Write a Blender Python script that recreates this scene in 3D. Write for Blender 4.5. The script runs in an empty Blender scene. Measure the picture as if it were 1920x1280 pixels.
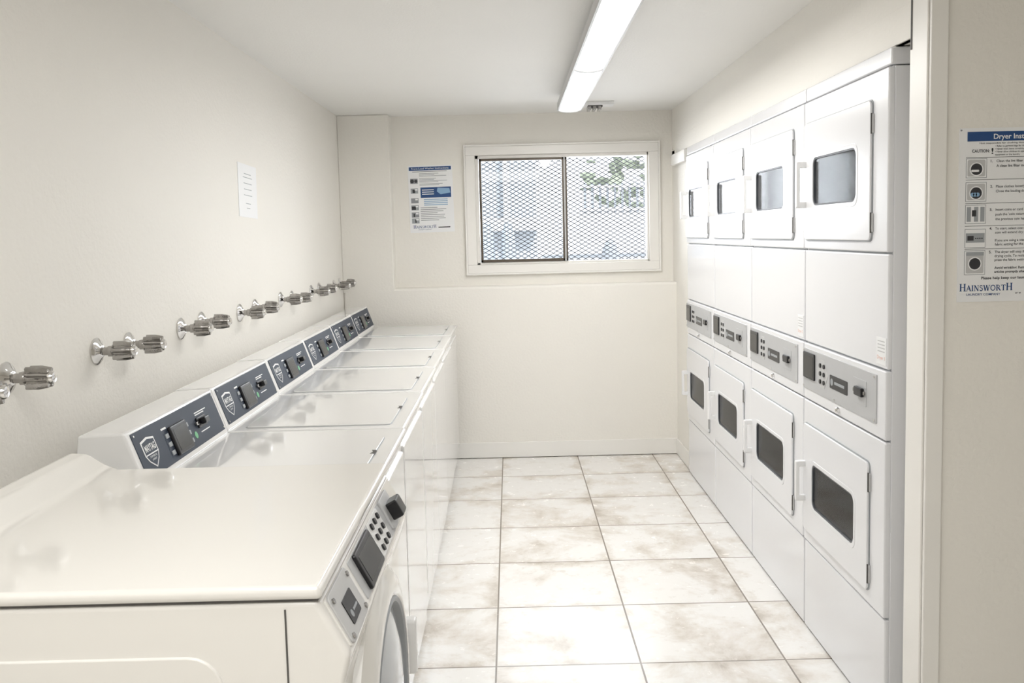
import bpy, bmesh, math, random
from mathutils import Matrix, Vector
random.seed(4)
SC=bpy.context.scene
COL=SC.collection

# ------------------------------------------------------------ materials
def mat(name,col,rough=0.5,metal=0.0,var=0.0,vscale=6.0,bump=0.0,bscale=60.0,emit=0.0,coat=0.0,spec=0.5):
    m=bpy.data.materials.new(name); m.use_nodes=True
    nt=m.node_tree; n=nt.nodes; l=nt.links
    p=n['Principled BSDF']
    p.inputs['Base Color'].default_value=(*col,1); p.inputs['Roughness'].default_value=rough
    p.inputs['Metallic'].default_value=metal; p.inputs['Coat Weight'].default_value=coat
    p.inputs['Specular IOR Level'].default_value=spec
    tc=n.new('ShaderNodeTexCoord')
    nz=n.new('ShaderNodeTexNoise'); nz.inputs['Scale'].default_value=vscale; nz.inputs['Detail'].default_value=4
    l.new(tc.outputs['Object'],nz.inputs['Vector'])
    r=n.new('ShaderNodeMix'); r.data_type='RGBA'
    r.inputs[6].default_value=(*[c*(1-var) for c in col],1); r.inputs[7].default_value=(*[min(1,c*(1+var*.4)) for c in col],1)
    l.new(nz.outputs[0],r.inputs[0]); l.new(r.outputs[2],p.inputs['Base Color'])
    if bump>0:
        nb=n.new('ShaderNodeTexNoise'); nb.inputs['Scale'].default_value=bscale; nb.inputs['Detail'].default_value=3
        l.new(tc.outputs['Object'],nb.inputs['Vector'])
        b=n.new('ShaderNodeBump'); b.inputs['Strength'].default_value=bump; b.inputs['Distance'].default_value=0.01
        l.new(nb.outputs[0],b.inputs['Height']); l.new(b.outputs[0],p.inputs['Normal'])
    if emit>0:
        p.inputs['Emission Color'].default_value=(1,0.985,0.96,1); p.inputs['Emission Strength'].default_value=emit
    return m

M_wall=mat('wall_paint',(.875,.848,.79),.55,var=.03,vscale=1.5,bump=.2,bscale=70)
M_ceil=mat('ceiling_paint',(.88,.87,.84),.7,var=.04,vscale=1.5,bump=.15,bscale=120)
M_trim=mat('trim_paint',(.89,.87,.83),.35,var=.03,vscale=5)
M_white=mat('white_enamel',(.82,.825,.85),.18,var=.015,vscale=3,coat=.2)
M_white2=mat('white_enamel_washer',(.86,.857,.85),.09,var=.015,vscale=3,coat=.5)
M_cream=mat('cream_enamel',(.84,.82,.78),.12,var=.03,vscale=3,coat=.4)
M_plastic=mat('white_plastic',(.87,.87,.87),.3,var=.01)
M_navy=mat('slate_blue_panel',(.030,.042,.066),.5,var=.05,vscale=10,spec=.3)
M_black=mat('black_plastic',(.012,.012,.014),.3,var=.1,spec=.35)
M_screen=mat('display_glass',(.014,.014,.013),.25,var=.1,spec=.3)
M_silver=mat('silver_panel',(.52,.525,.535),.4,metal=.2,var=.04,vscale=20)
M_lightgrey=mat('light_grey_edge',(.54,.54,.54),.4,var=.04,vscale=20)
M_key=mat('grey_keys',(.34,.36,.38),.4,var=.05)
M_chrome=mat('chrome',(.78,.77,.76),.1,metal=1,var=.15,vscale=40)
M_castm=mat('worn_cast_metal',(.44,.425,.41),.18,metal=1,var=.45,vscale=60,bump=.08,bscale=200)
M_seam=mat('dark_seam',(.08,.075,.07),.7,var=.1)
M_gasket=mat('grey_gasket',(.05,.055,.065),.4,var=.1)
M_drum=mat('grey_steel_drum',(.46,.48,.50),.35,metal=.5,var=.3,vscale=12)
M_drumd=mat('dark_liner',(.17,.18,.19),.5,var=.3,vscale=12)
M_glassl=mat('pale_door_glass',(.50,.53,.57),.06,var=.3,vscale=5,spec=.7)
M_paper=mat('paper',(.88,.885,.89),.45,var=.01)
M_ink=mat('black_ink',(.03,.03,.035),.6,var=.05)
M_inkg=mat('grey_ink',(.28,.29,.31),.6,var=.05)
M_blue=mat('blue_ink',(.012,.06,.20),.5,var=.05)
M_lblue=mat('light_blue_ink',(.25,.42,.62),.5,var=.05)
M_orange=mat('orange_ink',(.80,.42,.32),.5,var=.05)
M_green=mat('green_sticker',(.16,.48,.24),.5,var=.05)
M_bronze=mat('bronze_aluminium',(.10,.08,.06),.4,metal=.3,var=.1)
M_lens=mat('lamp_lens',(.9,.9,.9),.4,emit=4)
M_concrete=mat('pale_concrete',(.70,.705,.71),.8,var=.1,vscale=2)
M_facade=mat('pale_facade',(.54,.58,.62),.8,var=.1,vscale=1)
M_leaf=mat('leaf_green',(.33,.38,.28),.7,var=.5,vscale=8)
M_fence=mat('white_fence',(.66,.665,.67),.6,var=.05)
M_mesh=mat('galvanised_mesh',(.10,.11,.13),.6,metal=.0,var=.1)
M_post=mat('grey_blue_utility',(.32,.35,.38),.6,var=.2)
M_bin=mat('pale_blue_plastic',(.42,.47,.52),.6,var=.2)

def floor_mat():
    m=bpy.data.materials.new('stone_floor_tile'); m.use_nodes=True
    nt=m.node_tree; n=nt.nodes; l=nt.links; p=n['Principled BSDF']
    tc=n.new('ShaderNodeTexCoord'); mp=n.new('ShaderNodeMapping'); mp.inputs['Location'].default_value=(.085+5.05,-.05+5.0,0)
    l.new(tc.outputs['Object'],mp.inputs['Vector'])
    br=n.new('ShaderNodeTexBrick'); br.offset=0; br.squash=1
    br.inputs['Scale'].default_value=1; br.inputs['Mortar Size'].default_value=.0036; br.inputs['Mortar Smooth'].default_value=.2
    br.inputs['Brick Width'].default_value=.505; br.inputs['Row Height'].default_value=.5; br.inputs['Bias'].default_value=0
    br.inputs['Color1'].default_value=(0,0,0,1); br.inputs['Color2'].default_value=(1,1,1,1); br.inputs['Mortar'].default_value=(.5,.5,.5,1)
    l.new(mp.outputs[0],br.inputs['Vector'])
    bd=n.new('ShaderNodeTexBrick'); bd.offset=0; bd.squash=1
    bd.inputs['Scale'].default_value=1; bd.inputs['Mortar Size'].default_value=.07; bd.inputs['Mortar Smooth'].default_value=1
    bd.inputs['Brick Width'].default_value=.505; bd.inputs['Row Height'].default_value=.5
    l.new(mp.outputs[0],bd.inputs['Vector'])
    sh=n.new('ShaderNodeVectorMath'); sh.operation='MULTIPLY_ADD'
    sh.inputs[1].default_value=(7,7,7); l.new(br.outputs['Color'],sh.inputs[0]); l.new(tc.outputs['Object'],sh.inputs[2])
    n1=n.new('ShaderNodeTexNoise'); n1.inputs['Scale'].default_value=3.0; n1.inputs['Detail'].default_value=10; n1.inputs['Roughness'].default_value=.68; n1.inputs['Distortion'].default_value=.3
    l.new(sh.outputs[0],n1.inputs['Vector'])
    ma=n.new('ShaderNodeMath'); ma.operation='MULTIPLY_ADD'; ma.inputs[1].default_value=-.07
    l.new(bd.outputs['Fac'],ma.inputs[0]); l.new(n1.outputs[0],ma.inputs[2])
    cr=n.new('ShaderNodeValToRGB'); e=cr.color_ramp.elements
    e[0].position=.28; e[0].color=(.47,.41,.34,1); e[1].position=.51; e[1].color=(.85,.835,.805,1)
    x=cr.color_ramp.elements.new(.40); x.color=(.71,.665,.605,1)
    l.new(ma.outputs[0],cr.inputs[0])
    n2=n.new('ShaderNodeTexNoise'); n2.inputs['Scale'].default_value=18; n2.inputs['Detail'].default_value=8; n2.inputs['Roughness'].default_value=.65
    l.new(sh.outputs[0],n2.inputs['Vector'])
    c2=n.new('ShaderNodeValToRGB'); c2.color_ramp.elements[0].position=.30; c2.color_ramp.elements[0].color=(.74,.70,.65,1); c2.color_ramp.elements[1].position=.42; c2.color_ramp.elements[1].color=(1,1,1,1)
    l.new(n2.outputs[0],c2.inputs[0])
    mu=n.new('ShaderNodeMix'); mu.data_type='RGBA'; mu.blend_type='MULTIPLY'; mu.inputs[0].default_value=.6
    l.new(cr.outputs[0],mu.inputs[6]); l.new(c2.outputs[0],mu.inputs[7])
    mx=n.new('ShaderNodeMix'); mx.data_type='RGBA'; l.new(br.outputs['Fac'],mx.inputs[0]); l.new(mu.outputs[2],mx.inputs[6]); mx.inputs[7].default_value=(.22,.185,.15,1)
    l.new(mx.outputs[2],p.inputs['Base Color'])
    rr=n.new('ShaderNodeMapRange'); rr.inputs['To Min'].default_value=.16; rr.inputs['To Max'].default_value=.34
    l.new(n2.outputs[0],rr.inputs[0]); l.new(rr.outputs[0],p.inputs['Roughness'])
    b=n.new('ShaderNodeBump'); b.inputs['Strength'].default_value=.25; b.inputs['Distance'].default_value=.003; b.invert=True
    l.new(br.outputs['Fac'],b.inputs['Height']); l.new(b.outputs[0],p.inputs['Normal'])
    return m
M_floor=floor_mat()
def pane_mat(name,tint,ior=1.4,rough=.02):
    m=bpy.data.materials.new(name); m.use_nodes=True; nt=m.node_tree; n=nt.nodes; l=nt.links
    n.remove(n['Principled BSDF']); o=n['Material Output']
    t=n.new('ShaderNodeBsdfTransparent'); t.inputs[0].default_value=(*tint,1)
    g=n.new('ShaderNodeBsdfGlossy'); g.inputs['Roughness'].default_value=rough
    f=n.new('ShaderNodeFresnel'); f.inputs[0].default_value=ior
    x=n.new('ShaderNodeMixShader'); l.new(f.outputs[0],x.inputs[0]); l.new(t.outputs[0],x.inputs[1]); l.new(g.outputs[0],x.inputs[2]); l.new(x.outputs[0],o.inputs[0])
    return m
M_pane=pane_mat('window_pane',(.96,.97,.985))
M_paneg=pane_mat('screened_window_pane',(.90,.915,.93))
M_dglass=pane_mat('dryer_glass',(.86,.89,.92),1.25,.09)

# ------------------------------------------------------------ mesh builder
def FR(O,R,U):
    O=Vector(O);R=Vector(R).normalized();U=Vector(U).normalized(); return (O,R,U,R.cross(U))
def rrect(u0,u1,v0,v1,r,n=5):
    pts=[]
    for cx,cy,a in ((u1-r,v0+r,-90),(u1-r,v1-r,0),(u0+r,v1-r,90),(u0+r,v0+r,180)):
        for i in range(n+1):
            t=math.radians(a+90*i/n); pts.append((cx+r*math.cos(t),cy+r*math.sin(t)))
    return pts
def circ(u,v,r,n=24): return [(u+r*math.cos(2*math.pi*i/n),v+r*math.sin(2*math.pi*i/n)) for i in range(n)]
class B:
    def __init__(s): s.bm=bmesh.new(); s.mats=[]; s.wn=False
    def mi(s,m):
        if m not in s.mats: s.mats.append(m)
        return s.mats.index(m)
    def merge(s,t,m,bev=0,seg=2,ang=30):
        if bev>0:
            s.wn=True
            t.normal_update()
            ed=[e for e in t.edges if len(e.link_faces)==2 and e.calc_face_angle(0)>math.radians(ang)]
            bmesh.ops.bevel(t,geom=ed,offset=bev,segments=seg,affect='EDGES',profile=.5,clamp_overlap=True)
        k=s.mi(m)
        for f in t.faces: f.material_index=k; f.smooth=True
        me=bpy.data.meshes.new('tmp'); t.to_mesh(me); t.free()
        s.bm.from_mesh(me); bpy.data.meshes.remove(me)
    def ext(s,poly,fr,d0,d1,m,bev=0,seg=2,scale=1.0):
        O,R,U,N=fr; t=bmesh.new()
        cu=sum(p[0] for p in poly)/len(poly); cv=sum(p[1] for p in poly)/len(poly)
        a=[t.verts.new(O+R*u+U*v+N*d0) for u,v in poly]
        b=[t.verts.new(O+R*(cu+(u-cu)*scale)+U*(cv+(v-cv)*scale)+N*d1) for u,v in poly]
        n=len(poly)
        t.faces.new(list(reversed(a))); t.faces.new(b)
        for i in range(n): t.faces.new((a[i],a[(i+1)%n],b[(i+1)%n],b[i]))
        bmesh.ops.recalc_face_normals(t,faces=t.faces)
        s.merge(t,m,bev,seg)
    def ring(s,po,pi_,fr,d0,d1,m,bev=0,seg=2):
        O,R,U,N=fr; t=bmesh.new(); n=len(po)
        mk=lambda P,d:[t.verts.new(O+R*u+U*v+N*d) for u,v in P]
        a,b,c,e=mk(po,d0),mk(po,d1),mk(pi_,d1),mk(pi_,d0)
        for i in range(n):
            j=(i+1)%n
            for p,q in ((a,b),(b,c),(c,e),(e,a)): t.faces.new((p[i],p[j],q[j],q[i]))
        bmesh.ops.recalc_face_normals(t,faces=t.faces)
        s.merge(t,m,bev,seg,50)
    def rect(s,fr,u0,u1,v0,v1,d0,d1,m,bev=0,r=0,seg=2,scale=1.0):
        s.ext(rrect(u0,u1,v0,v1,r) if r>0 else [(u0,v0),(u1,v0),(u1,v1),(u0,v1)],fr,d0,d1,m,bev,seg,scale)
    def box(s,x0,x1,y0,y1,z0,z1,m,bev=0,seg=2):
        s.rect(FR((0,0,0),(1,0,0),(0,1,0)),x0,x1,y0,y1,z0,z1,m,bev,0,seg)
    def lathe(s,prof,fr,m,n=32,cu=0,cv=0):
        O,R,U,N=fr; t=bmesh.new(); rings=[]
        for r,d in prof:
            if r<1e-6: rings.append([t.verts.new(O+R*cu+U*cv+N*d)])
            else: rings.append([t.verts.new(O+R*(cu+r*math.cos(2*math.pi*i/n))+U*(cv+r*math.sin(2*math.pi*i/n))+N*d) for i in range(n)])
        for a,b in zip(rings,rings[1:]):
            for i in range(n):
                j=(i+1)%n
                if len(a)==1 and len(b)==1: continue
                if len(a)==1: t.faces.new((a[0],b[j],b[i]))
                elif len(b)==1: t.faces.new((a[i],a[j],b[0]))
                else: t.faces.new((a[i],a[j],b[j],b[i]))
        bmesh.ops.recalc_face_normals(t,faces=t.faces); s.merge(t,m)
    def stroke(s,fr,p,q,w,d,m):
        a=Vector(p);c=Vector(q); dr=(c-a).normalized(); nn=Vector((-dr.y,dr.x))*w/2
        s.ext([tuple(a-nn),tuple(c-nn),tuple(c+nn),tuple(a+nn)],fr,d-.0004,d,m)
    def text(s,txt,fr,u,v,h,w=None,m=None,d=0.0006,align='L',bold=0):
        cu=bpy.data.curves.new('tx','FONT'); cu.body=txt; cu.size=1; cu.resolution_u=3; cu.offset=bold
        ob=bpy.data.objects.new('tx',cu); me=bpy.data.meshes.new_from_object(ob)
        xs=[q.co.x for q in me.vertices]
        if not xs: return
        x0=min(xs);x1=max(xs); hs=h/.7; ws=(w/(x1-x0)) if w else hs; off=0
        if align=='C': off=-(x1-x0)*ws/2
        O,R,U,N=fr
        t=bmesh.new(); t.from_mesh(me)
        for q in t.verts:
            q.co=O+R*(u+off+(q.co.x-x0)*ws)+U*(v+q.co.y*hs)+N*d
        s.merge(t,m); bpy.data.meshes.remove(me); bpy.data.objects.remove(ob); bpy.data.curves.remove(cu)
    def obj(s,name,parent=None,shift=(0,0,0),loc=(0,0,0),label=None):
        me=bpy.data.meshes.new(name)
        bmesh.ops.translate(s.bm,verts=s.bm.verts,vec=Vector(shift))
        s.bm.to_mesh(me); s.bm.free()
        for m in s.mats: me.materials.append(m)
        me.set_sharp_from_angle(angle=math.radians(40))
        o=bpy.data.objects.new(name,me); COL.objects.link(o); o.location=loc
        if s.wn:
            w=o.modifiers.new('wn','WEIGHTED_NORMAL'); w.keep_sharp=True; w.weight=100
        if parent: o.parent=parent
        if label: o['label']=label
        return o
# serif capitals drawn as strokes (unit height)
def arc(cx,cy,rx,ry,a0,a1,n=14): return [(cx+rx*math.cos(math.radians(a0+(a1-a0)*i/n)),cy+ry*math.sin(math.radians(a0+(a1-a0)*i/n))) for i in range(n+1)]
def pl(pts,w): return [(pts[i],pts[i+1],w) for i in range(len(pts)-1)]
TK,TN,SF=.17,.08,.07
def serif(x,y,w=.27): return [((x-w/2,y),(x+w/2,y),SF)]
GL={
'H':(.86,[((.18,0),(.18,1),TK),((.68,0),(.68,1),TK),((.18,.52),(.68,.52),TN)]+serif(.18,.02)+serif(.18,.98)+serif(.68,.02)+serif(.68,.98)),
'A':(.80,[((.10,0),(.40,1),TN),((.38,1),(.68,0),TK),((.2,.35),(.58,.35),TN)]+serif(.10,.02,.2)+serif(.68,.02)),
'I':(.40,[((.2,0),(.2,1),TK)]+serif(.2,.02)+serif(.2,.98)),
'N':(.88,[((.18,0),(.18,1),TN),((.16,1),(.70,0),TK),((.70,0),(.70,1),TN)]+serif(.18,.02,.22)+serif(.13,.98,.2)+serif(.70,.98,.22)),
'S':(.62,pl(arc(.31,.74,.19,.22,40,270),.11)+pl(arc(.31,.26,.21,.25,90,-140),.13)+[((.47,.98),(.47,.74),.05),((.12,.02),(.12,.28),.05)]),
'W':(1.12,[((.12,1),(.34,0),TK),((.34,0),(.56,.95),TN),((.54,1),(.76,0),TK),((.76,0),(.98,1),TN)]+serif(.12,.98,.22)+serif(.55,.98,.2)+serif(.98,.98,.2)),
'O':(.90,pl(arc(.44,.5,.34,.46,0,360,28),.13)),
'R':(.82,[((.18,0),(.18,1),TK),((.38,.5),(.70,0),TK)]+pl([(.18,.96)]+arc(.36,.73,.2,.23,90,-90)+[(.18,.5)],.09)+serif(.18,.02)+serif(.12,.98,.2)+serif(.73,.02,.2)),
'T':(.76,[((.38,0),(.38,1),TK),((.04,.96),(.72,.96),.08),((.05,.96),(.05,.76),.05),((.71,.96),(.71,.76),.05)]+serif(.38,.02)),
}
def serif_text(b,txt,fr,u,v,h,w,m,d,big=1.28):
    tot=sum(GL[c][0]*(big if i in (0,len(txt)-1) else 1) for i,c in enumerate(txt)); k=w/tot; x=u
    for i,c in enumerate(txt):
        s=big if i in (0,len(txt)-1) else 1
        for p,q,ww in GL[c][1]:
            P=(x+p[0]*k*s,v+p[1]*h*s); Q=(x+q[0]*k*s,v+q[1]*h*s); b.stroke(fr,P,Q,ww*min(k,h)*s,d,m)
        x+=GL[c][0]*k*s
def thing(name,label,cat,loc=(0,0,0),group=None):
    o=bpy.data.objects.new(name,None); o.empty_display_size=.1; COL.objects.link(o); o.location=loc
    o['label']=label; o['category']=cat
    if group: o['group']=group
    return o
def tag(o,label,cat,group=None):
    o['label']=label; o['category']=cat
    if group: o['group']=group
def struct(o): o['kind']='structure'
def copy_tree(root,loc,label=None):
    def rec(o,par):
        c=o.copy(); COL.objects.link(c)
        if par: c.parent=par
        for ch in list(o.children): rec(ch,c)
        return c
    c=rec(root,None); c.location=loc
    if label: c['label']=label
    return c
X=(1,0,0);Y=(0,1,0);Z=(0,0,1)

# ------------------------------------------------------------ room
XL=-1.12; XR=1.10; YB=6.03; YR=6.15; ZC=2.305; YW=2.40
YN=-2.2; XE=3.4
b=B(); b.box(XL-.2,XE,YN,6.38,-.1,0,M_floor); o=b.obj('floor'); struct(o)
b=B(); b.box(XL-.2,XE,YN,6.38,ZC,ZC+.1,M_ceil); o=b.obj('ceiling'); struct(o)
b=B(); b.box(XL-.15,XL,YN,6.33,0,ZC,M_wall); o=b.obj('wall_left'); struct(o)
b=B(); b.box(XL-.15,XE,YN-.1,YN,0,ZC,M_wall); o=b.obj('wall_rear'); struct(o)
b=B(); b.box(XE-.1,XE,YN,YW,0,ZC,M_wall); o=b.obj('wall_side'); struct(o)
WX0,WX1,WZ0,WZ1=-.226,.941,1.301,2.035
b=B()
b.box(XL,XR+.9,YB,6.32,0,1.162,M_wall,.018,4)
b.box(XL,-.78,YB,6.32,1.14,ZC,M_wall,.006,3)
b.box(-.79,WX0,YR,6.32,1.14,ZC,M_wall)
b.box(WX1,XR+.9,YR,6.32,1.14,ZC,M_wall)
b.box(WX0,WX1,YR,6.32,1.14,WZ0,M_wall)
b.box(WX0,WX1,YR,6.32,WZ1,ZC,M_wall)
o=b.obj('wall_back'); struct(o)
b=B()
b.box(XR,XR+.1,YW+.10,YR,2.003,ZC,M_wall)
b.box(XR-.006,XR+.02,YW+.10,YB,2.003,2.10,M_wall,.002)
b.box(XR,XR+.1,5.60,YR,0,2.03,M_wall)
b.box(1.90,1.98,YW+.1,YB,0,ZC,M_wall)
o=b.obj('wall_right'); struct(o)
b=B(); b.box(XR,XE,YW,YW+.10,0,ZC,M_wall); o=b.obj('wall_front'); struct(o)
b=B()
b.box(XR-.002,XR+.044,YW-.014,YW,0,ZC,M_trim,.004)
b.box(XR-.007,XR-.0005,YW-.001,YW+.10,0,ZC-.002,M_trim,.002)
b.box(XR-.0085,XR-.006,YW+.086,YW+.094,1.97,ZC-.02,M_seam)
o=b.obj('trim_1'); struct(o)
b=B(); b.box(XR-.03,XR,5.58,YB,1.925,1.995,M_trim,.003); o=b.obj('trim_2'); struct(o)
b=B(); b.box(-.9,XR,YB-.014,YB,.004,.108,M_trim,.004); o=b.obj('baseboard_back'); struct(o)
b=B(); b.box(XR-.012,XR,5.60,YB-.016,.004,.108,M_trim,.004); o=b.obj('baseboard_right'); struct(o)

# window
b=B()
TX0,TX1,TZ0,TZ1=-.288,1.004,1.245,2.093
for a in ((TX0,TX1,WZ1,TZ1),(TX0,TX1,TZ0,WZ0),(TX0,WX0,WZ0,WZ1),(WX1,TX1,WZ0,WZ1)):
    b.box(a[0],a[1],YR-.018,YR,a[2],a[3],M_trim,.003)
b.ring([(TX0-.012,TZ0-.012),(TX1+.012,TZ0-.012),(TX1+.012,TZ1+.012),(TX0-.012,TZ1+.012)],[(TX0,TZ0),(TX1,TZ0),(TX1,TZ1),(TX0,TZ1)],FR((0,YR,0),X,Z),0,.026,M_trim,.002)
f=.022
for a in ((WX0,WX1,WZ1-f,WZ1),(WX0,WX1,WZ0,WZ0+.014),(WX0,WX0+f,WZ0,WZ1),(WX1-.01,WX1,WZ0,WZ1)):
    b.box(a[0],a[1],YR+.02,YR+.10,a[2],a[3],M_trim,.002)
win=b.obj('window_1'); struct(win)
SX0,SX1,SZ0,SZ1=-.200,.392,1.316,2.013
b=B()
for a in ((SX0,SX1,SZ1-.016,SZ1),(SX0,SX1,SZ0,SZ0+.019),(SX0,SX0+.016,SZ0,SZ1),(SX1-.034,SX1,SZ0,SZ1)):
    b.box(a[0],a[1],YR+.012,YR+.048,a[2],a[3],M_bronze,.002)
b.box(SX1-.022,SX1-.012,YR+.008,YR+.013,SZ0,SZ1,M_lightgrey)
b.obj('sliding_sash',win)
b=B(); b.box(SX0+.016,SX1-.034,YR+.038,YR+.042,SZ0+.019,SZ1-.016,M_paneg); b.obj('sash_glass',win)
b=B(); b.box(SX1-.01,WX1-.01,YR+.068,YR+.072,WZ0+.014,WZ1-.022,M_pane); b.obj('fixed_glass',win)

# security mesh outside
b=B(); t=bmesh.new()
cw,ch=.050,.029; y=6.355
nx=int(1.3/cw)+1; nz=int(.9/ch)+1
def strip(t,p,q,w,y):
    p=Vector((p[0],y,p[1]));q=Vector((q[0],y,q[1])); d=(q-p).normalized(); s=Vector((d.z,0,-d.x))*w
    v=[p-s,q-s,q+s,p+s]; f=[t.verts.new(a) for a in v]; g=[t.verts.new(a+Vector((0,.003,0))) for a in v]
    t.faces.new(f); t.faces.new(list(reversed(g)))
    for i in range(4): t.faces.new((f[i],g[i],g[(i+1)%4],f[(i+1)%4]))
sw=.0026
for j in range(nz):
    for i in range(nx):
        x0=-.30+i*cw; z0=1.22+j*ch
        strip(t,(x0,z0),(x0+cw/2,z0+ch/2),sw,y); strip(t,(x0+cw/2,z0+ch/2),(x0+cw,z0),sw,y)
        strip(t,(x0,z0+ch),(x0+cw/2,z0+ch/2),sw,y); strip(t,(x0+cw/2,z0+ch/2),(x0+cw,z0+ch),sw,y)
b.merge(t,M_mesh)
for a in ((-.33,1.07,1.19,1.22),(-.33,1.07,2.12,2.14),(-.33,-.30,1.22,2.12),(1.04,1.07,1.22,2.12)):
    b.box(a[0],a[1],6.321,6.360,a[2],a[3],M_mesh)
b.obj('security_mesh',win,label='grey expanded metal security mesh')

# ------------------------------------------------------------ outside
b=B(); b.box(-9,12,6.4,22,.7,.85,M_concrete); o=b.obj('outdoor_pavement'); struct(o)
b=B()
fr=FR((0,11,0),X,Z)
b.rect(fr,.85,4.2,1.76,1.79,0,.03,M_fence); b.rect(fr,.85,4.2,2.04,2.065,0,.03,M_fence)
for i in range(36): b.rect(fr,.9+i*.09,.93+i*.09,1.74,2.09,-.02,.001,M_post if i<12 else M_fence)
b.rect(fr,.85,4.2,.85,1.76,-.1,0,M_fence)
o=b.obj('picket_fence'); tag(o,'pale picket fence on a low white wall outside','fence')
b=B(); b.box(-3.2,.35,12,12.3,.85,4.5,M_facade)
for i in range(7): b.box(-2.6+i*.42,-2.52+i*.42,11.85,12,.85,4.5,M_fence)
b.box(-3.2,.35,11.8,12,1.55,1.72,M_fence)
o=b.obj('outdoor_building'); tag(o,'pale blue building facade with white posts outdoors','building')
tr=thing('leafy_tree','leafy green tree behind the pale fence','tree',(2.2,12.7,.85))
b=B(); t=bmesh.new()
for i in range(260):
    c=Vector((random.uniform(-1.2,1.4),random.uniform(-.5,.5),random.uniform(1.0,2.5)))
    s=random.uniform(.06,.16); mm=Matrix.Translation(c)@Matrix.Rotation(random.random()*6,4,Vector((random.random(),random.random(),random.random()+.1)).normalized())@Matrix.Diagonal((s,s*.6,s*.3,1))
    bmesh.ops.create_icosphere(t,subdivisions=1,radius=1,matrix=mm)
b.merge(t,M_leaf); b.obj('foliage',tr)
b=B(); b.lathe([(.09,0),(.07,.6),(.05,1.6),(0,1.7)],FR((0,0,0),X,Y),M_bronze,12); b.obj('trunk',tr)
b=B(); b.box(.3,4,8.6,8.7,.85,1.30,M_concrete,.02); b.box(.3,4,8.58,8.6,1.27,1.30,M_post)
o=b.obj('concrete_curb'); tag(o,'low pale concrete wall with a dark cap outdoors','low wall')
def barrel(name,lab,m,loc,sc):
    b=B(); fr=FR((0,0,0),X,Y)
    b.lathe([(0,0),(.10,0),(.11,.2),(.10,.42),(.085,.48),(.04,.55),(0,.56)],fr,m,16)
    o=b.obj(name,loc=loc); tag(o,lab,'bin'); o.scale=sc
barrel('outdoor_bin','grey-blue domed bin standing on outdoor pavement',M_post,(.90,8.2,.85),(.8,.8,1.05))
barrel('outdoor_bin','pale blue domed bin standing on outdoor pavement',M_bin,(-.22,8.8,.85),(.7,.7,1.4))
barrel('outdoor_bin','pale blue domed bin standing on outdoor pavement',M_bin,(-.02,8.8,.85),(.7,.7,1.4))

# ------------------------------------------------------------ ceiling light
lf=thing('ceiling_light','long white fluorescent wraparound fixture with two lit lenses','ceiling light',(.364,4.08,ZC))
b=B(); b.box(-.045,.045,-1.31,1.31,-.045,.0,M_plastic,.004)
b.ext([(-.070,-.045),(.070,-.045),(.070,-.090),(.062,-.090),(.054,-.053),(-.054,-.053),(-.062,-.090),(-.070,-.090)],FR((0,0,0),X,Z),-1.315,1.315,M_lightgrey)
endp=[(-.068,-.050),(-.068,-.088),(-.048,-.096),(-.02,-.100),(.02,-.100),(.048,-.096),(.068,-.088),(.068,-.050)]
for y0,y1 in ((-1.318,-1.300),(1.300,1.318),(-.016,.016)): b.ext(endp,FR((0,0,0),X,Z),-y1,-y0,M_lightgrey,.002)
b.obj('housing',lf)
prof=[(-.050,-.054),(-.050,-.072),(-.038,-.083),(-.02,-.088),(.02,-.088),(.038,-.083),(.050,-.072),(.050,-.054)]
for y0,y1 in ((-1.30,-.016),(.016,1.30)):
    b=B(); b.ext(prof,FR((0,0,0),X,Z),-y1,-y0,M_lens); b.obj('lens',lf)
v=thing('ceiling_vent','small white ceiling fitting with dark slats','ceiling vent',(.56,5.72,ZC))
b=B(); b.box(-.10,.10,-.06,.06,-.022,.0,M_plastic,.004); b.obj('plate',v)
b=B(); b.box(-.060,.030,-.04,.04,-.030,-.022,M_seam)
for i in range(3): b.box(-.062+i*.032,-.042+i*.032,-.045,.045,-.050,-.026,M_castm,.003)
b.obj('louvre',v)

# ------------------------------------------------------------ water valves
def make_valve():
    r=thing('water_valve','chrome water valve with lobed handle on the white wall','water valve',(XL,1.98,1.212),'paired water valves along the wall')
    fr=FR((0,0,0),Y,Z)
    b=B(); b.lathe([(0,-.001),(.036,-.001),(.037,.004),(.033,.008),(.024,.012),(.017,.018),(.014,.02),(0,.02)],fr,M_chrome,28); b.obj('wall_flange',r)
    b=B(); b.lathe([(.0,.015),(.012,.015),(.012,.034),(.016,.036),(.016,.046),(.011,.048),(.011,.058),(0,.058)],fr,M_castm,6); b.obj('stem',r)
    b=B(); poly=[]
    for i in range(48):
        a=2*math.pi*i/48; rr=.0225+.0055*math.tanh(2.2*math.cos(6*a)); poly.append((rr*math.cos(a),rr*math.sin(a)))
    b.ext(poly,fr,.052,.078,M_castm,.0); b.ext([(u*1.0,v*1.0) for u,v in poly],fr,.078,.100,M_castm,0,scale=.84)
    b.lathe([(.019,.048),(.021,.052),(.0,.052)],fr,M_castm,24)
    b.obj('handle',r)
    b=B(); b.lathe([(.015,.099),(.015,.104),(.011,.109),(.0,.111)],fr,M_chrome,20); b.obj('handle_cap',r)
    return r
vy=[1.98,1.79,2.42,2.625,3.045,3.25,3.71,3.935,4.375,4.60,5.05,5.26,5.70,5.90]
rv=make_valve()
for i,yy in enumerate(vy[1:]):
    c=copy_tree(rv,(XL,yy,1.212+.004*math.sin(i*2.1)))
    for ch in c.children:
        if ch.name.startswith('handle'): ch.rotation_euler=(random.random()*1.0,0,0)

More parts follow.
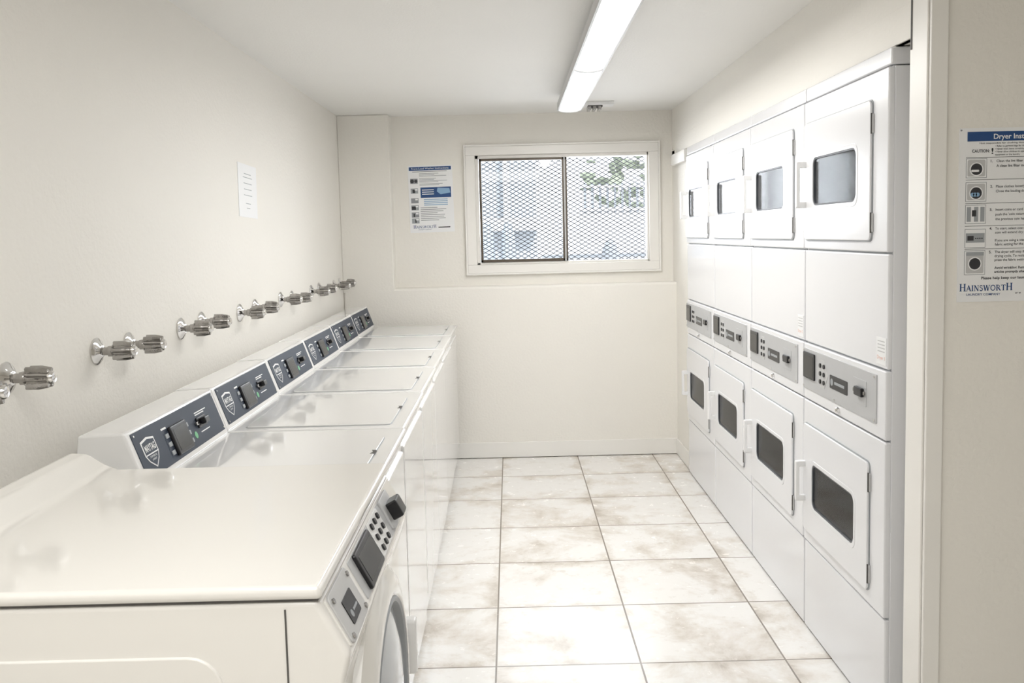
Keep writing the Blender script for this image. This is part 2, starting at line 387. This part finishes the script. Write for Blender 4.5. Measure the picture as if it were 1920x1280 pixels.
# ------------------------------------------------------------ notices
b=B(); fr=FR((0,0,0),Y,Z)
b.rect(fr,-.135,.135,-.112,.112,-.0005,.002,M_paper)
for i,(w,vv) in enumerate(((.10,.07),(.13,.055),(.12,.03),(.11,.005),(.12,-.02),(.07,-.055),(.05,-.075))):
    b.rect(fr,-w/2,w/2,vv,vv+.003,.002,.0023,M_key)
o=b.obj('paper_notice',loc=(XL,3.915,1.713)); o.rotation_euler=(math.radians(-1.5),0,0)
tag(o,'small white typed paper notice taped to the wall','notice')

b=B(); fr=FR((0,0,0),X,Z); W,H=.299,.447
b.rect(fr,0,W,-H,0,-.0005,.002,M_paper)
b.rect(fr,.008,W-.008,-.032,-.008,.002,.0024,M_blue)
b.text('Front-Load Washer Instructions',fr,W/2,-.0248,.0115,.25,M_paper,.0027,'C')
b.rect(fr,.03,.262,-.042,-.038,.002,.0024,M_inkg)
ys=[-.052,-.060,-.068,-.084,-.092,-.100,-.108,-.120,-.128]
for i,v_ in enumerate(ys): b.rect(fr,.075,.075+.10+.09*random.random(),v_-.003,v_,.002,.0024,M_inkg)
b.rect(fr,.080,.285,-.215,-.145,.002,.0024,M_blue)
b.ext([(.195,-.150),(.275,-.155),(.280,-.185),(.215,-.195),(.190,-.175)],fr,.0024,.0027,M_lblue)
for k in range(3): b.rect(fr,.090,.17,-.165-.014*k,-.160-.014*k,.0024,.0027,M_paper)
for k in range(4): b.rect(fr,.10,.26,-.230-.012*k,-.224-.012*k,.002,.0024,M_lblue)
for k in range(8): b.rect(fr,.075,.075+.08+.1*random.random(),-.283-.012*k,-.279-.012*k,.002,.0024,M_inkg)
for k,v_ in enumerate((-.085,-.150,-.215,-.262,-.310,-.350)):
    h_=.034
    b.rect(fr,.014,.064,v_-h_,v_,.002,.0024,M_key if k%2 else M_inkg)
    if k==0:
        b.ext(circ(.026,v_-.017,.013,16),fr,.0024,.0027,M_ink); b.ext(circ(.052,v_-.017,.011,16),fr,.0024,.0027,M_ink)
    else:
        b.rect(fr,.016+.01*(k%3),.036+.008*(k%2),v_-.03,v_-.008,.0024,.0027,M_ink); b.rect(fr,.042,.06,v_-.014,v_-.004,.0024,.0027,M_paper)
serif_text(b,'HAINSWORTH',fr,.022,-.418,.017,.155,M_blue,.0027)
b.text('LAUNDRY COMPANY',fr,.055,-.430,.006,.09,M_blue,.0026)
b.rect(fr,.19,.27,-.418,-.411,.002,.0024,M_ink)
o=b.obj('instruction_poster',loc=(-.678,YR,1.975)); o.rotation_euler=(0,math.radians(-.8),0)
tag(o,'blue and white washer instruction poster beside the window','poster')

b=B(); S=.001375; W,H=.30,331*S
def px(a): return (a-1800)*S
def py(a): return -(a-243)*S
b.rect(fr,0,W,-H,0,-.0005,.002,M_paper)
b.rect(fr,px(1815),W-.012,py(268),py(250),.002,.0024,M_blue)
b.text('Dryer Instructions',fr,px(1865),py(264),.0130,.142,M_paper,.0027,bold=.015)
T=lambda s,x,y,h,w=None,m=M_ink,bold=.012: b.text(s,fr,px(x),py(y),h,w,m,.0026,bold=bold)
T('Not responsible for clothing damage due to dryer use',1838,273,.0038,.19)
T('CAUTION:',1824,289,.0078,.046,bold=.025)
T('!',1861,292,.015,.005)
for i,s in enumerate(('Refer to garment tags for drying','Never wash items containing','Never allow children to operate','equipment or the laundry')):
    T(('\u2022 ' if i<3 else '  ')+s,1868,279+i*5.4,.0044,bold=.008)
steps=[(308,'1.',['Clean the lint filter before','A clean lint filter means']),
(356,'2.',['Place clothes loosely in','Close the loading door']),
(400,'3.',["Insert coins or card. If","push the 'coin return'. Be","the previous coin has been"]),
(436,'4.',['To start, select one of the','coin will extend dry time','','If you are using a stack','fabric setting for the cycle']),
(481,'5.',['The dryer will stop if the','drying cycle. To restart','press the fabric setting','','Avoid wrinkling: Remove','articles promptly after'])]
for y0,n_,ls in steps:
    T(n_,1860,y0,.0068,bold=.02)
    for i,s in enumerate(ls):
        if s: T(s,1871,y0+i*(9 if len(ls)<4 else 7.6),.0064,bold=.02 if s[:2]in('A ','Av','ar') else .008)
T('Please help keep our laundry clean',1846,531,.0070,.155,bold=.02)
serif_text(b,'HAINSWORTH',fr,px(1804),py(553),.0150,.142,M_blue,.0027); T('LAUNDRY COMPANY',1818,562,.0062,.09,M_blue)
T('or w',1912,560,.0055)
for k,(a0,a1) in enumerate(((300,337),(345,382),(388,424),(434,470),(475,522))):
    b.rect(fr,px(1813),px(1853),py(a1),py(a0),.002,.0023,M_inkg)
    b.rect(fr,px(1814),px(1852),py(a1-1),py(a0+1),.0023,.0025,M_paper)
    cy=(a0+a1)/2
    if k in (0,1,4):
        b.rect(fr,px(1816),px(1850),py(a1-3),py(a0+3),.0025,.0027,M_lightgrey,r=.004)
        b.ext(circ(px(1833),py(cy+2),13*S,20),fr,.0027,.003,M_paper); b.ext(circ(px(1833),py(cy+2),11*S,20),fr,.003,.0032,M_ink)
        if k==0: b.rect(fr,px(1823),px(1838),py(cy+7),py(cy+3),.0032,.0034,M_paper,r=.002)
        if k==1:
            for q in (1826,1831,1836): b.ext(circ(px(q),py(cy+5),4*S,10),fr,.0032,.0034,M_lblue)
        if k==4: b.rect(fr,px(1816),px(1850),py(a0+10),py(a0+3),.0032,.0034,M_key)
    elif k==2:
        for q in (1816,1830,1842): b.rect(fr,px(q),px(q+8),py(a1-4),py(a0+4),.0025,.0027,M_key)
        b.rect(fr,px(1826),px(1834),py(cy+4),py(cy-8),.0027,.003,M_ink)
    else:
        b.rect(fr,px(1815),px(1851),py(a1-10),py(a0+8),.0025,.0027,M_key); b.rect(fr,px(1818),px(1830),py(cy+4),py(cy-5),.0027,.003,M_ink)
        for q in range(4): b.ext(circ(px(1834+q*4),py(cy),1.4*S,8),fr,.0027,.003,M_ink)
b.ext(circ(px(1803),py(247),1.6*S,8),fr,.002,.004,M_inkg)
for a in (298,340,385,428,472): b.rect(fr,px(1813),W-.01,py(a+.8),py(a),.002,.0024,M_ink)
o=b.obj('instruction_poster',loc=(1.181,YW,1.748)); tag(o,'blue and white dryer instruction poster beside the door trim','poster')

# ------------------------------------------------------------ stacked dryers
DX=1.079; DW=.7335; DP=.74; DY=2.587
def make_dryer():
    r=thing('stacked_dryer','white stacked coin-operated dryer pair with two windowed doors','dryer',(DX+.36,DY+.37,0),'row of stacked dryers')
    sh=(-.36,0,0)
    fr=FR((0,DW/2,0),(0,-1,0),Z)
    b=B(); b.box(.19,.72,-DW/2,DW/2,.0,1.948,M_white,.004)
    for y0,y1 in ((-DW/2,-DW/2+.012),(DW/2-.012,DW/2)): b.box(.014,.20,y0,y1,.0,1.948,M_white,.003)
    b.box(.012,.20,-DW/2+.01,DW/2-.01,1.93,1.948,M_white); b.box(.02,.20,-DW/2+.01,DW/2-.01,.0,.02,M_seam)
    for z in (.339,.873,1.082,1.421): b.box(.010,.20,-DW/2+.008,DW/2-.008,z-.006,z+.006,M_key)
    b.obj('cabinet',r,sh)
    b=B(); b.box(.002,.72,-DW/2,DW/2,1.951,2.0,M_white,.006,3); b.obj('top_cap',r,sh)
    for nm,z0,z1,pr in (('upper_front_panel',1.4235,1.946,.004),('access_panel',1.0845,1.4185,0),('control_housing',.8755,1.0795,.004),('lower_front_panel',.342,.8705,.004),('base_panel',.008,.336,0)):
        b=B()
        if 'front' in nm:
            w0,w1=(1.576,1.742) if 'upper' in nm else (.490,.652)
            b.ring(rrect(.002,DW-.002,z0,z1,.006),rrect(.112,.523,w0-.008,w1+.008,.03),fr,-.016,pr,M_white,.005,3)
        else: b.rect(fr,.002,DW-.002,z0,z1,-.016,pr,M_white,.005,r=.006,seg=3)
        b.obj(nm,r,sh)
    def door(z0,z1,wz0,wz1,hz0,hz1,hg):
        hole=rrect(.118,.517,wz0,wz1,.028)
        b=B(); b.ring(rrect(.0165,.6275,z0-.0035,z1+.0035,.02),hole,fr,.003,.006,M_key)
        b.ring(rrect(.020,.624,z0,z1,.018),hole,fr,.005,.013,M_white,.003,3)
        b.ring(rrect(.104,.531,wz0-.014,wz1+.014,.036),hole,fr,.010,.0142,M_white,.0012,2)
        d=b.obj('door',r,sh)
        b=B(); b.ring(rrect(.117,.518,wz0-.001,wz1+.001,.028),rrect(.124,.511,wz0+.006,wz1-.006,.024),fr,.002,.012,M_gasket,.002); b.obj('window_gasket',d,sh)
        b=B(); b.rect(fr,.122,.513,wz0+.004,wz1-.004,.005,.008,M_dglass,r=.024); b.obj('door_window',d,sh)
        b=B()
        b.rect(fr,.028,.048,hz0,hz1,.034,.048,M_plastic,.004,r=.006)
        b.rect(fr,.028,.048,hz0,hz0+.022,.010,.040,M_plastic,.003); b.rect(fr,.028,.048,hz1-.022,hz1,.010,.040,M_plastic,.003)
        b.obj('handle',d,sh)
        for h in hg:
            b=B(); b.rect(fr,.624,.634,h-.028,h+.028,.004,.010,M_lightgrey,.002); b.rect(fr,.625,.630,h-.030,h+.030,.009,.013,M_seam,.001); b.obj('hinge',d,sh)
        b=B(); b.ring(rrect(.090,.545,wz0-.03,wz1+.03,.04),rrect(.100,.535,wz0-.02,wz1+.02,.035),fr,-.06,-.004,M_drumd)
        b.rect(fr,.05,.60,wz0-.10,wz1+.10,-.122,-.115,M_drum)
        b.rect(fr,.20,.235,wz0-.08,wz1+.08,-.116,-.100,M_drumd,.003); b.rect(fr,.36,.375,wz0-.08,wz1+.08,-.116,-.104,M_drumd,.003)
        b.obj('drum',r,sh)
    door(1.457,1.868,1.576,1.742,1.57,1.735,(1.80,1.51))
    door(.385,.785,.490,.652,.495,.645,(.725,.44))
    b=B(); b.rect(fr,.004,.672,.914,1.062,.003,.0075,M_silver,.002,r=.004)
    for (u,v_) in ((.012,.923),(.012,1.054),(.660,.923),(.660,1.054),(.33,.923)): b.ext(circ(u,v_,.004,10),fr,.0075,.010,M_chrome)
    p=b.obj('control_strip',r,sh)
    def sub(nm,fn):
        b=B(); fn(b); b.obj(nm,p,sh)
    sub('display',lambda b:(b.rect(fr,.016,.135,.955,1.050,.007,.013,M_black,.002,r=.005),b.rect(fr,.028,.123,.965,1.038,.0125,.0135,M_screen)))
    def keys(b):
        b.ext([(.155,.992),(.19,1.04),(.23,1.04),(.265,.992),(.23,.944),(.19,.944)],fr,.007,.0082,M_lightgrey)
        for i in range(3):
            for j in range(2): b.ext(circ(.192+j*.036,1.020-i*.028,.008,12),fr,.008,.012,M_black)
    sub('keypad',keys)
    def lab(b):
        b.rect(fr,.285,.445,.958,1.003,.007,.009,M_black,r=.004); b.ext(circ(.305,.980,.012,16),fr,.009,.0095,M_key); b.rect(fr,.33,.42,.976,.985,.009,.0095,M_key)
    sub('coin_label',lab)
    def coin(b):
        b.rect(fr,.495,.60,.950,1.030,.007,.009,M_silver,.001,r=.004)
        b.rect(fr,.525,.585,.978,1.006,.009,.020,M_black,.003,r=.004); b.rect(fr,.508,.595,.986,.998,.009,.016,M_castm,.002)
    sub('coin_slide',coin)
    b=B(); b.lathe([(0,.004),(.010,.004),(.010,.012),(.006,.016),(0,.016)],fr,M_chrome,14,.36,.895); b.obj('lock',r,sh)
    return r
dr=make_dryer()
def sticker(parent,txt):
    fr=FR((-.36,DW/2,0),(0,-1,0),Z)
    b=B(); b.rect(fr,.655,.725,1.095,1.175,.0003,.0012,M_paper)
    b.text(txt,fr,.69,1.110,.011,.055,M_orange,.0016,'C')
    for k in range(4): b.rect(fr,.665,.715,1.132+k*.01,1.135+k*.01,.0012,.0015,M_lightgrey)
    b.obj('sticker',parent,label='small white sticker with orange lettering')
others=[]
for k in range(1,4):
    others.append(copy_tree(dr,(DX+.36,DY+.37+DP*k,0)))
sticker(dr,'Dryer 1'); sticker(others[0],'Dryer 2')

# ------------------------------------------------------------ top-load washers
WW=.630; WPITCH=.64; WY=2.104
def make_washer():
    r=thing('top_load_washer','white top-load coin-operated washer with slate control console','washing machine',(-.69,WY+WW/2,0),'row of top-load washers')
    sh=(.355,-WW/2,0)
    b=B()
    b.box(-.70,-.016,0,WW,.03,.897,M_white2,.014,4)
    b.box(-.03,-.006,.028,WW-.028,.12,.855,M_white2,.007,3)
    b.box(-.65,-.05,.03,WW-.03,.0,.03,M_seam)
    b.box(-.69,-.022,.006,WW-.006,.885,.900,M_seam)
    b.obj('cabinet',r,sh)
    b=B(); b.box(-.70,0,0,WW,.899,.920,M_white2,.008,4); b.obj('top_deck',r,sh)
    b=B()
    top=FR((0,0,0),X,Y)
    b.ext(rrect(-.503,-.045,.037,.513,.022,6),top,.918,.9205,M_key)
    b.ext(rrect(-.500,-.048,.040,.510,.020,6),top,.919,.9245,M_white2,.002,2)
    b.obj('lid',r,sh)
    b=B(); b.ext([(-.058,.290),(-.046,.290),(-.042,.31),(-.046,.33),(-.058,.33),(-.052,.31)],top,.924,.9252,M_seam); b.obj('lid_notch',r,sh)
    prof=[(-.540,.918),(-.590,1.056),(-.700,1.052),(-.715,.918)]
    b=B(); b.ext(prof,FR((0,0,0),X,Z),-(WW-.003),-.003,M_white2,.007,3)
    con=b.obj('console',r,sh)
    O=Vector((-.540,0,.918)); U=(Vector((-.590,0,1.056))-O); L=U.length
    fr=FR(O,Y,U)
    def sub(nm,fn,par=con):
        b=B(); fn(b); o=b.obj(nm,par,sh); return o
    def panel(b):
        b.rect(fr,.026,WW-.022,.018,L-.010,-.002,.002,M_navy,.001,r=.004)
        for u in (.036,WW-.032):
            for v_ in (.026,L-.018): b.ext(circ(u,v_,.003,8),fr,.002,.004,M_chrome)
        b.rect(fr,.190,.222,.108,.113,.002,.0026,M_plastic)
        b.rect(fr,.43,.52,.104,.107,.002,.0026,M_plastic); b.rect(fr,.43,.50,.098,.101,.002,.0026,M_plastic); b.rect(fr,.43,.50,.048,.051,.002,.0026,M_plastic)
        b.ext(circ(.388,.050,.010,16),fr,.0015,.003,M_green)
    sub('control_panel',panel)
    def badge(b):
        s=[(-.040,.031),(0,.037),(.040,.031),(.040,-.006),(.028,-.023),(.0,-.042),(-.028,-.023),(-.040,-.006)]
        cu,cv=.095,.077
        b.ext([(cu+x,cv+y_) for x,y_ in s],fr,.002,.0028,M_plastic)
        b.ext([(cu+x*.88,cv-.001+y_*.88) for x,y_ in s],fr,.0028,.0032,M_navy)
        b.text('MAYTAG',fr,cu,cv+.002,.017,.061,M_plastic,.0036,'C',bold=.02)
        b.rect(fr,cu-.035,cu+.035,cv-.007,cv-.004,.003,.0036,M_plastic)
        b.text('COMMERCIAL',fr,cu,cv-.015,.005,.042,M_plastic,.0036,'C'); b.text('LAUNDRY',fr,cu,cv-.023,.005,.026,M_plastic,.0036,'C')
    sub('badge',badge)
    def disp(b):
        b.rect(fr,.225,.335,.028,.108,.0015,.012,M_black,.004,r=.006); b.rect(fr,.237,.323,.038,.098,.0115,.0125,M_screen)
    sub('display',disp)
    def keys(b):
        b.rect(fr,.194,.364,.032,.100,.0015,.0024,M_navy)
        for i in range(3):
            b.rect(fr,.199,.219,.037+i*.023,.049+i*.023,.002,.005,M_key,.001); b.rect(fr,.341,.358,.037+i*.023,.049+i*.023,.002,.005,M_key,.001)
    sub('key_pad',keys)
    def knob(b):
        b.rect(fr,.42,.49,.062,.092,.0015,.007,M_black,.002,r=.004); b.rect(fr,.437,.472,.068,.087,.007,.024,M_black,.004,r=.004)
        b.rect(fr,.405,.425,.072,.082,.0015,.010,M_castm,.002)
    sub('coin_slide',knob)
    return r
wa=make_washer()
wx0=-.333-.355
wa.location.x=wx0
for k in range(1,6):
    copy_tree(wa,(wx0-.006*k,WY+WW/2+WPITCH*k,0))

# ------------------------------------------------------------ front-load washer (nearest)
FY0,FY1=1.262,1.966; FWd=FY1-FY0
fl=thing('front_load_washer','cream-white front-load washer with angled control strip and round door','washing machine',(-.63,(FY0+FY1)/2,0))
sh=(.63,-(FY0+FY1)/2,0)
xz=FR((0,0,0),X,Z)
b=B(); b.ext([(-1.0,.03),(-.272,.03),(-.265,.82),(-.244,.90),(-.289,.984),(-1.0,.984)],xz,-FY1,-FY0,M_cream,.010,3)
b.box(-.95,-.30,FY0+.03,FY1-.03,0,.03,M_seam)
sd=FR((0,FY0,0),X,Z)
b.rect(sd,-.3375,-.335,.03,.972,-.001,.0012,M_seam)
b.obj('cabinet',fl,sh)
b=B(); b.rect(sd,-1.02+.05,-.43,.16,.905,-.004,.004,M_cream,.003,r=.05,seg=3)
b.rect(sd,-.90,-.50,.24,.84,.003,.006,M_cream,.003,r=.05,seg=3); b.obj('side_panel_emboss',fl,sh)
b=B(); b.ext([(-1.005,.986),(-.281,.986),(-.284,1.007),(-.875,1.007),(-.905,1.019),(-.94,1.043),(-.98,1.046),(-1.005,1.028)],xz,-FY1-.002,-FY0+.006,M_cream,.009,4)
b.rect(xz,-.99,-.289,.983,.988,-FY1+.002,-FY0-.001,M_seam)
b.obj('top_panel',fl,sh)
O=Vector((-.244,FY0,.90)); Uv=Vector((-.289,FY0,.984))-O; L=Uv.length; fr=FR(O,Y,Uv)
b=B(); b.rect(fr,.015,FWd-.02,.006,L-.008,-.002,.003,M_cream,.002,r=.006)
b.rect(fr,.175,.60,.012,L-.014,.002,.005,M_silver,.001,r=.004); cp=b.obj('control_panel',fl,sh)
b=B(); b.rect(fr,.02,.150,.006,L-.008,.002,.007,M_lightgrey,.002,r=.010); b.rect(fr,.055,.115,.022,L-.034,.007,.0085,M_black,r=.003)
b.ext(circ(.070,.035,.006,12),fr,.0085,.009,M_key); b.rect(fr,.082,.110,.034,.038,.0085,.009,M_key)
for (u,v_) in ((.03,.016),(.03,L-.020),(.140,.016),(.140,L-.020)): b.ext(circ(u,v_,.0045,12),fr,.007,.010,M_castm)
b.obj('coin_plate',cp,sh)
b=B(); b.rect(fr,.205,.345,.014,L-.014,.004,.012,M_black,.004,r=.006); b.rect(fr,.217,.333,.024,L-.024,.0115,.0125,M_screen); b.obj('display',cp,sh)
b=B(); b.rect(fr,.365,.475,.014,L-.014,.004,.006,M_plastic,r=.004)
for i in range(3):
    for j in range(3): b.ext(circ(.385+j*.034,.026+i*.022,.0065,12),fr,.005,.010,M_black)
b.obj('buttons',cp,sh)
b=B(); b.rect(fr,.505,.595,.018,L-.012,.004,.010,M_silver,.002,r=.005); b.rect(fr,.53,.58,.028,L-.030,.009,.034,M_black,.005,r=.004); b.obj('coin_slide',cp,sh)
fd=FR((-.266,FY0,0),Y,Z); cu,cv=FWd/2-.03,.63
b=B(); b.lathe([(.275,-.004),(.272,.014),(.255,.028),(.225,.036),(.215,.034),(.206,.024),(.200,.0)],fd,M_cream,64,cu,cv); dd=b.obj('door',fl,sh)
b=B(); b.lathe([(.214,.031),(.209,.036),(.202,.033),(.197,.018)],fd,M_key,64,cu,cv); b.obj('door_gasket',dd,sh)
b=B(); b.lathe([(0,.046),(.07,.044),(.135,.037),(.200,.020)],fd,M_glassl,64,cu,cv); b.obj('door_glass',dd,sh)
b=B(); b.rect(fd,.60,.63,cv-.06,cv+.06,.0,.045,M_plastic,.006,r=.008); b.obj('door_handle',dd,sh)

# ------------------------------------------------------------ lighting
w=bpy.data.worlds.new('world'); SC.world=w; w.use_nodes=True
bg=w.node_tree.nodes['Background']; bg.inputs[0].default_value=(.98,.99,1,1); bg.inputs[1].default_value=2.0
s=bpy.data.lights.new('sun','SUN'); s.energy=3.4; s.angle=.05; so=bpy.data.objects.new('sun',s); COL.objects.link(so)
so.rotation_euler=(math.radians(40),0,math.radians(25))
def area(name,loc,rot,sx,sy,e,col=(1,.988,.962)):
    a=bpy.data.lights.new(name,'AREA'); a.shape='RECTANGLE'; a.size=sx; a.size_y=sy; a.energy=e; a.color=col
    o=bpy.data.objects.new(name,a); COL.objects.link(o); o.location=loc; o.rotation_euler=rot
area('room_fill',(-.2,.1,2.28),(0,0,0),1.2,2.0,29)  # added fill light under the ceiling above the camera, no fixture there
area('fluorescent_lamp',(.364,4.08,ZC-.103),(0,0,0),.09,2.55,24)
area('window_daylight',(.35,6.75,1.95),(math.radians(-75),0,0),1.5,1.0,48,(.96,.98,1))

# ------------------------------------------------------------ camera
cam=bpy.data.cameras.new('camera'); co=bpy.data.objects.new('camera',cam); COL.objects.link(co); SC.camera=co
R=Matrix.Rotation(math.pi/2-math.radians(4.84),4,'X')@Matrix.Rotation(math.radians(-1.4),4,'Z')
co.matrix_world=Matrix.Translation((0,0,1.5))@R
cam.sensor_width=36; cam.lens=1700/1920*36; cam.shift_y=-56/1920; cam.clip_start=.02
SC.view_settings.view_transform='Standard'; SC.view_settings.look='None'
SC.view_settings.exposure=0.24; SC.view_settings.gamma=1.05
